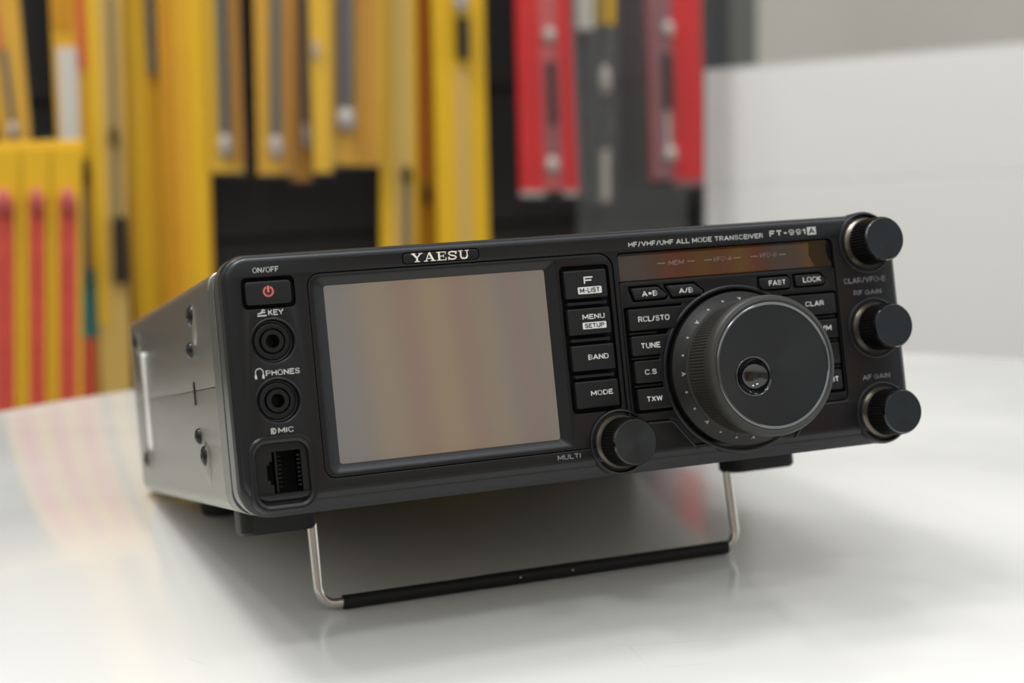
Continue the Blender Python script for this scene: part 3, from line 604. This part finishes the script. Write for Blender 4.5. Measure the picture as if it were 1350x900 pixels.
pack('antenna_pack', 'red pack in a clear bag, left one of the pair', [(513, 273), (577, 273), (584, 38), (513, 41)], 1120, REDC,
     [('pink_strip', PINK, .38, .68, 0, 1.5, 'flat'), ('coil', BLK, .46, .6, .32, .6, 'rod'), ('ball', WHT, .42, .6, .68, .75, 'ball'), ('ball', WHT, .38, .58, .1, .18, 'ball'), ('antenna_rod', GRYT, .48, .56, .18, .34, 'rod'),
      ('dark_strip', GRYT, .93, 1.0, 0, 1.5, 'flat'), ('foot_seal', WHT, 0.0, .9, .0, .025, 'flat')])
pack('antenna_pack', 'red pack in a clear bag, right one of the pair', [(652, 271), (715, 271), (718, 43), (656, 46)], 1100, REDC,
     [('clear_side', CSD, .0, .42, 0, 1.5, 'flat'), ('coil', BLK, .24, .4, .36, .62, 'rod'), ('ball', WHT, .23, .42, .69, .77, 'ball'), ('ball', WHT, .2, .42, .11, .19, 'ball'), ('foot_seal', CSD, .0, 1.0, .0, .03, 'flat'), ('antenna_rod', WHT, .27, .35, .18, .36, 'rod')])
pack('clear_bag', 'narrow clear bag with a thin rod and white tip, between the two red packs', [(598, 274), (640, 274), (630, 24), (600, 26)], 1140, CLR2,
     [('antenna_rod', GRYT, .42, .58, .0, 1.3, 'rod'), ('tip', WHT, .38, .7, .02, .24, 'rod'), ('ball', WHT, .34, .72, .47, .6, 'ball'), ('white_tag', WLAB, -.25, .25, .75, 1.3, 'flat'), ('yellow_tag', YEL, .35, .85, .77, 1.3, 'flat')], cat='bag', group='clear bags on the display board', sleeve=False)
pack('clear_bag', 'large smoky clear bag hanging behind the red packs, reaching below them', [(603, 276), (760, 276), (736, -28), (603, -19)], 1180, CLR2, [], cat='bag', group='clear bags on the display board', sleeve=False)
for lab, q in (('low yellow pack with red printed strip, cut by the left picture edge', [(-21, 118), (7, 117), (-10, -126), (-39, -123)]),
               ('low yellow pack with red printed strip, middle one of three at left', [(8, 118), (32, 117), (15, -128), (-9, -126)]),
               ('low yellow pack with red printed strip, rightmost of three at left', [(33, 117), (59, 116), (42, -131), (16, -128)])):
    pack('low_pack', lab, q, 1000, YEL, [('red_print', STRG, .24, .8, -.1, .82, 'flat'), ('fitting', PINK, .3, .72, .76, .86, 'ball')], cat='antenna pack', group='yellow packs with red strips', sleeve=False)
# rail carrying the low packs
RL = thing('hook_rail', 'yellow rail along the top of the low packs with red strips at left', 'rail', wmm((10, 1003, 110)))
finish('bar', box_bm((-140, 1004, 104), (62, 1014, 122)), YEL, RL, conv=rel((10, 1003, 110)), bevel=1)
for xx in (-120, 40): finish('bracket', box_bm((xx, 1014, 108), (xx + 8, 1221, 118)), GRYT, RL, conv=rel((10, 1003, 110)))

# ------------------------------------------------------------------ white counter at right, grey wall and posts behind it
cm = mat('white_counter_panel', (240, 240, 236), 0.35, noise=.02, nscale=3)
CT = thing('display_counter', 'white panelled counter behind the table at right', 'counter', wmm((745, 1150, -730)))
A = Vector((745, 1150)); Bv = Vector((905, 950)); dr = (Bv - A).normalized(); nb = Vector((-dr.y, dr.x)) ; nb = nb if nb.y > 0 else -nb
sl = 15 / (Bv - A).length
cc = rel((745, 1150, -730))
def cpanel(name, s0, s1, z0a, z1a, d0, d1, m, bevel=1.5):
    lo = []
    for d in (d1, d0):
        lp = []
        for s, z in ((s0, z0a), (s1, z0a), (s1, z1a), (s0, z1a)):
            p = A + dr * s + nb * d; zz = z + sl * s if z > -600 else z
            lp.append((p.x, p.y, zz))
        lo.append(lp)
    finish(name, loft_bm(lo), m, CT, conv=cc, bevel=bevel)
cpanel('top_panel', 0, 1100, 38, 163, 0, 18, cm, .5); cpanel('lower_panel', 0, 1100, -590, 37.6, 0, 18, cm)
cpanel('body', 8, 1090, -590, 150, 18.5, 400, cm); cpanel('worktop', -2, 1100, 163.2, 166, 2, 420, cm)
cpanel('plinth', 0, 1100, -729, -601, 6, 400, K['groove'])
def post(name, label, x0, x1, y, m):
    t_ = thing(name, label, 'post', wmm(((x0 + x1) / 2, y, -730))); cv = rel(((x0 + x1) / 2, y, -730))
    finish('shaft', box_bm((x0, y, -726), (x1, y + 30, 1700)), m, t_, conv=cv, bevel=2)
    finish('floor_plate', box_bm((x0 - 20, y - 20, -730), (x1 + 20, y + 50, -726)), m, t_, conv=cv)
post('shelf_post', 'dark grey metal post beyond the white counter, beside the right red pack', 1128, 1180, 1900, mat('dark_grey_post', (62, 64, 64), .5))
post('shelf_post', 'mid grey metal post beyond the white counter, right of the dark post', 1240, 1292, 2010, mat('mid_grey_post', (112, 112, 108), .5))

# ------------------------------------------------------------------ behind the viewer: unseen rack added for the displays and panel to reflect
FR = thing('reflection_rack', 'wide unseen rack of orange and yellow packs, added behind the viewer for the radio display to mirror', 'rack', wmm((750, -1500, -730)))
cf = rel((750, -1500, -730))
finish('rack_board', box_bm((200, -1530, -700), (1700, -1510, 1100)), mat('light_grey_rack', (150, 150, 150), .6), FR, conv=cf)
finish('rack_base', box_bm((200, -1700, -730), (1700, -1400, -700)), K['groove'], FR, conv=cf)
for x0, x1, m_ in ((450, 500, TAN), (506, 526, ORG), (532, 578, YEL), (584, 600, ORG), (606, 640, TAN), (664, 676, ORG), (700, 716, TAN)):
    finish('reflection_pack', box_bm((x0, -1509, 60), (x1, -1500, 900)), m_, FR, conv=cf)
for x0, x1, m_ in ((895, 924, ORG), (924.5, 936, REDC), (940, 982, BRN), (988, 1009, ORG), (1010, 1030, YEL), (1031, 1050, ORG), (1051, 1062, REDC), (1128, 1160, OCH)):
    finish('reflection_pack', box_bm((x0, -1509, 100), (x1, -1500, 900)), m_, FR, conv=cf)
BLU = mat('blue_reflection', (60, 84, 160), .5)
finish('reflection_banner', box_bm((1200, -1509, 100), (1560, -1498, 900)), BLU, FR, conv=cf)  # unseen, added to give the right of the panel a blue sheen

RADIO.rotation_euler = (math.atan2(-M[1][1], M[2][1]), 0, 0)
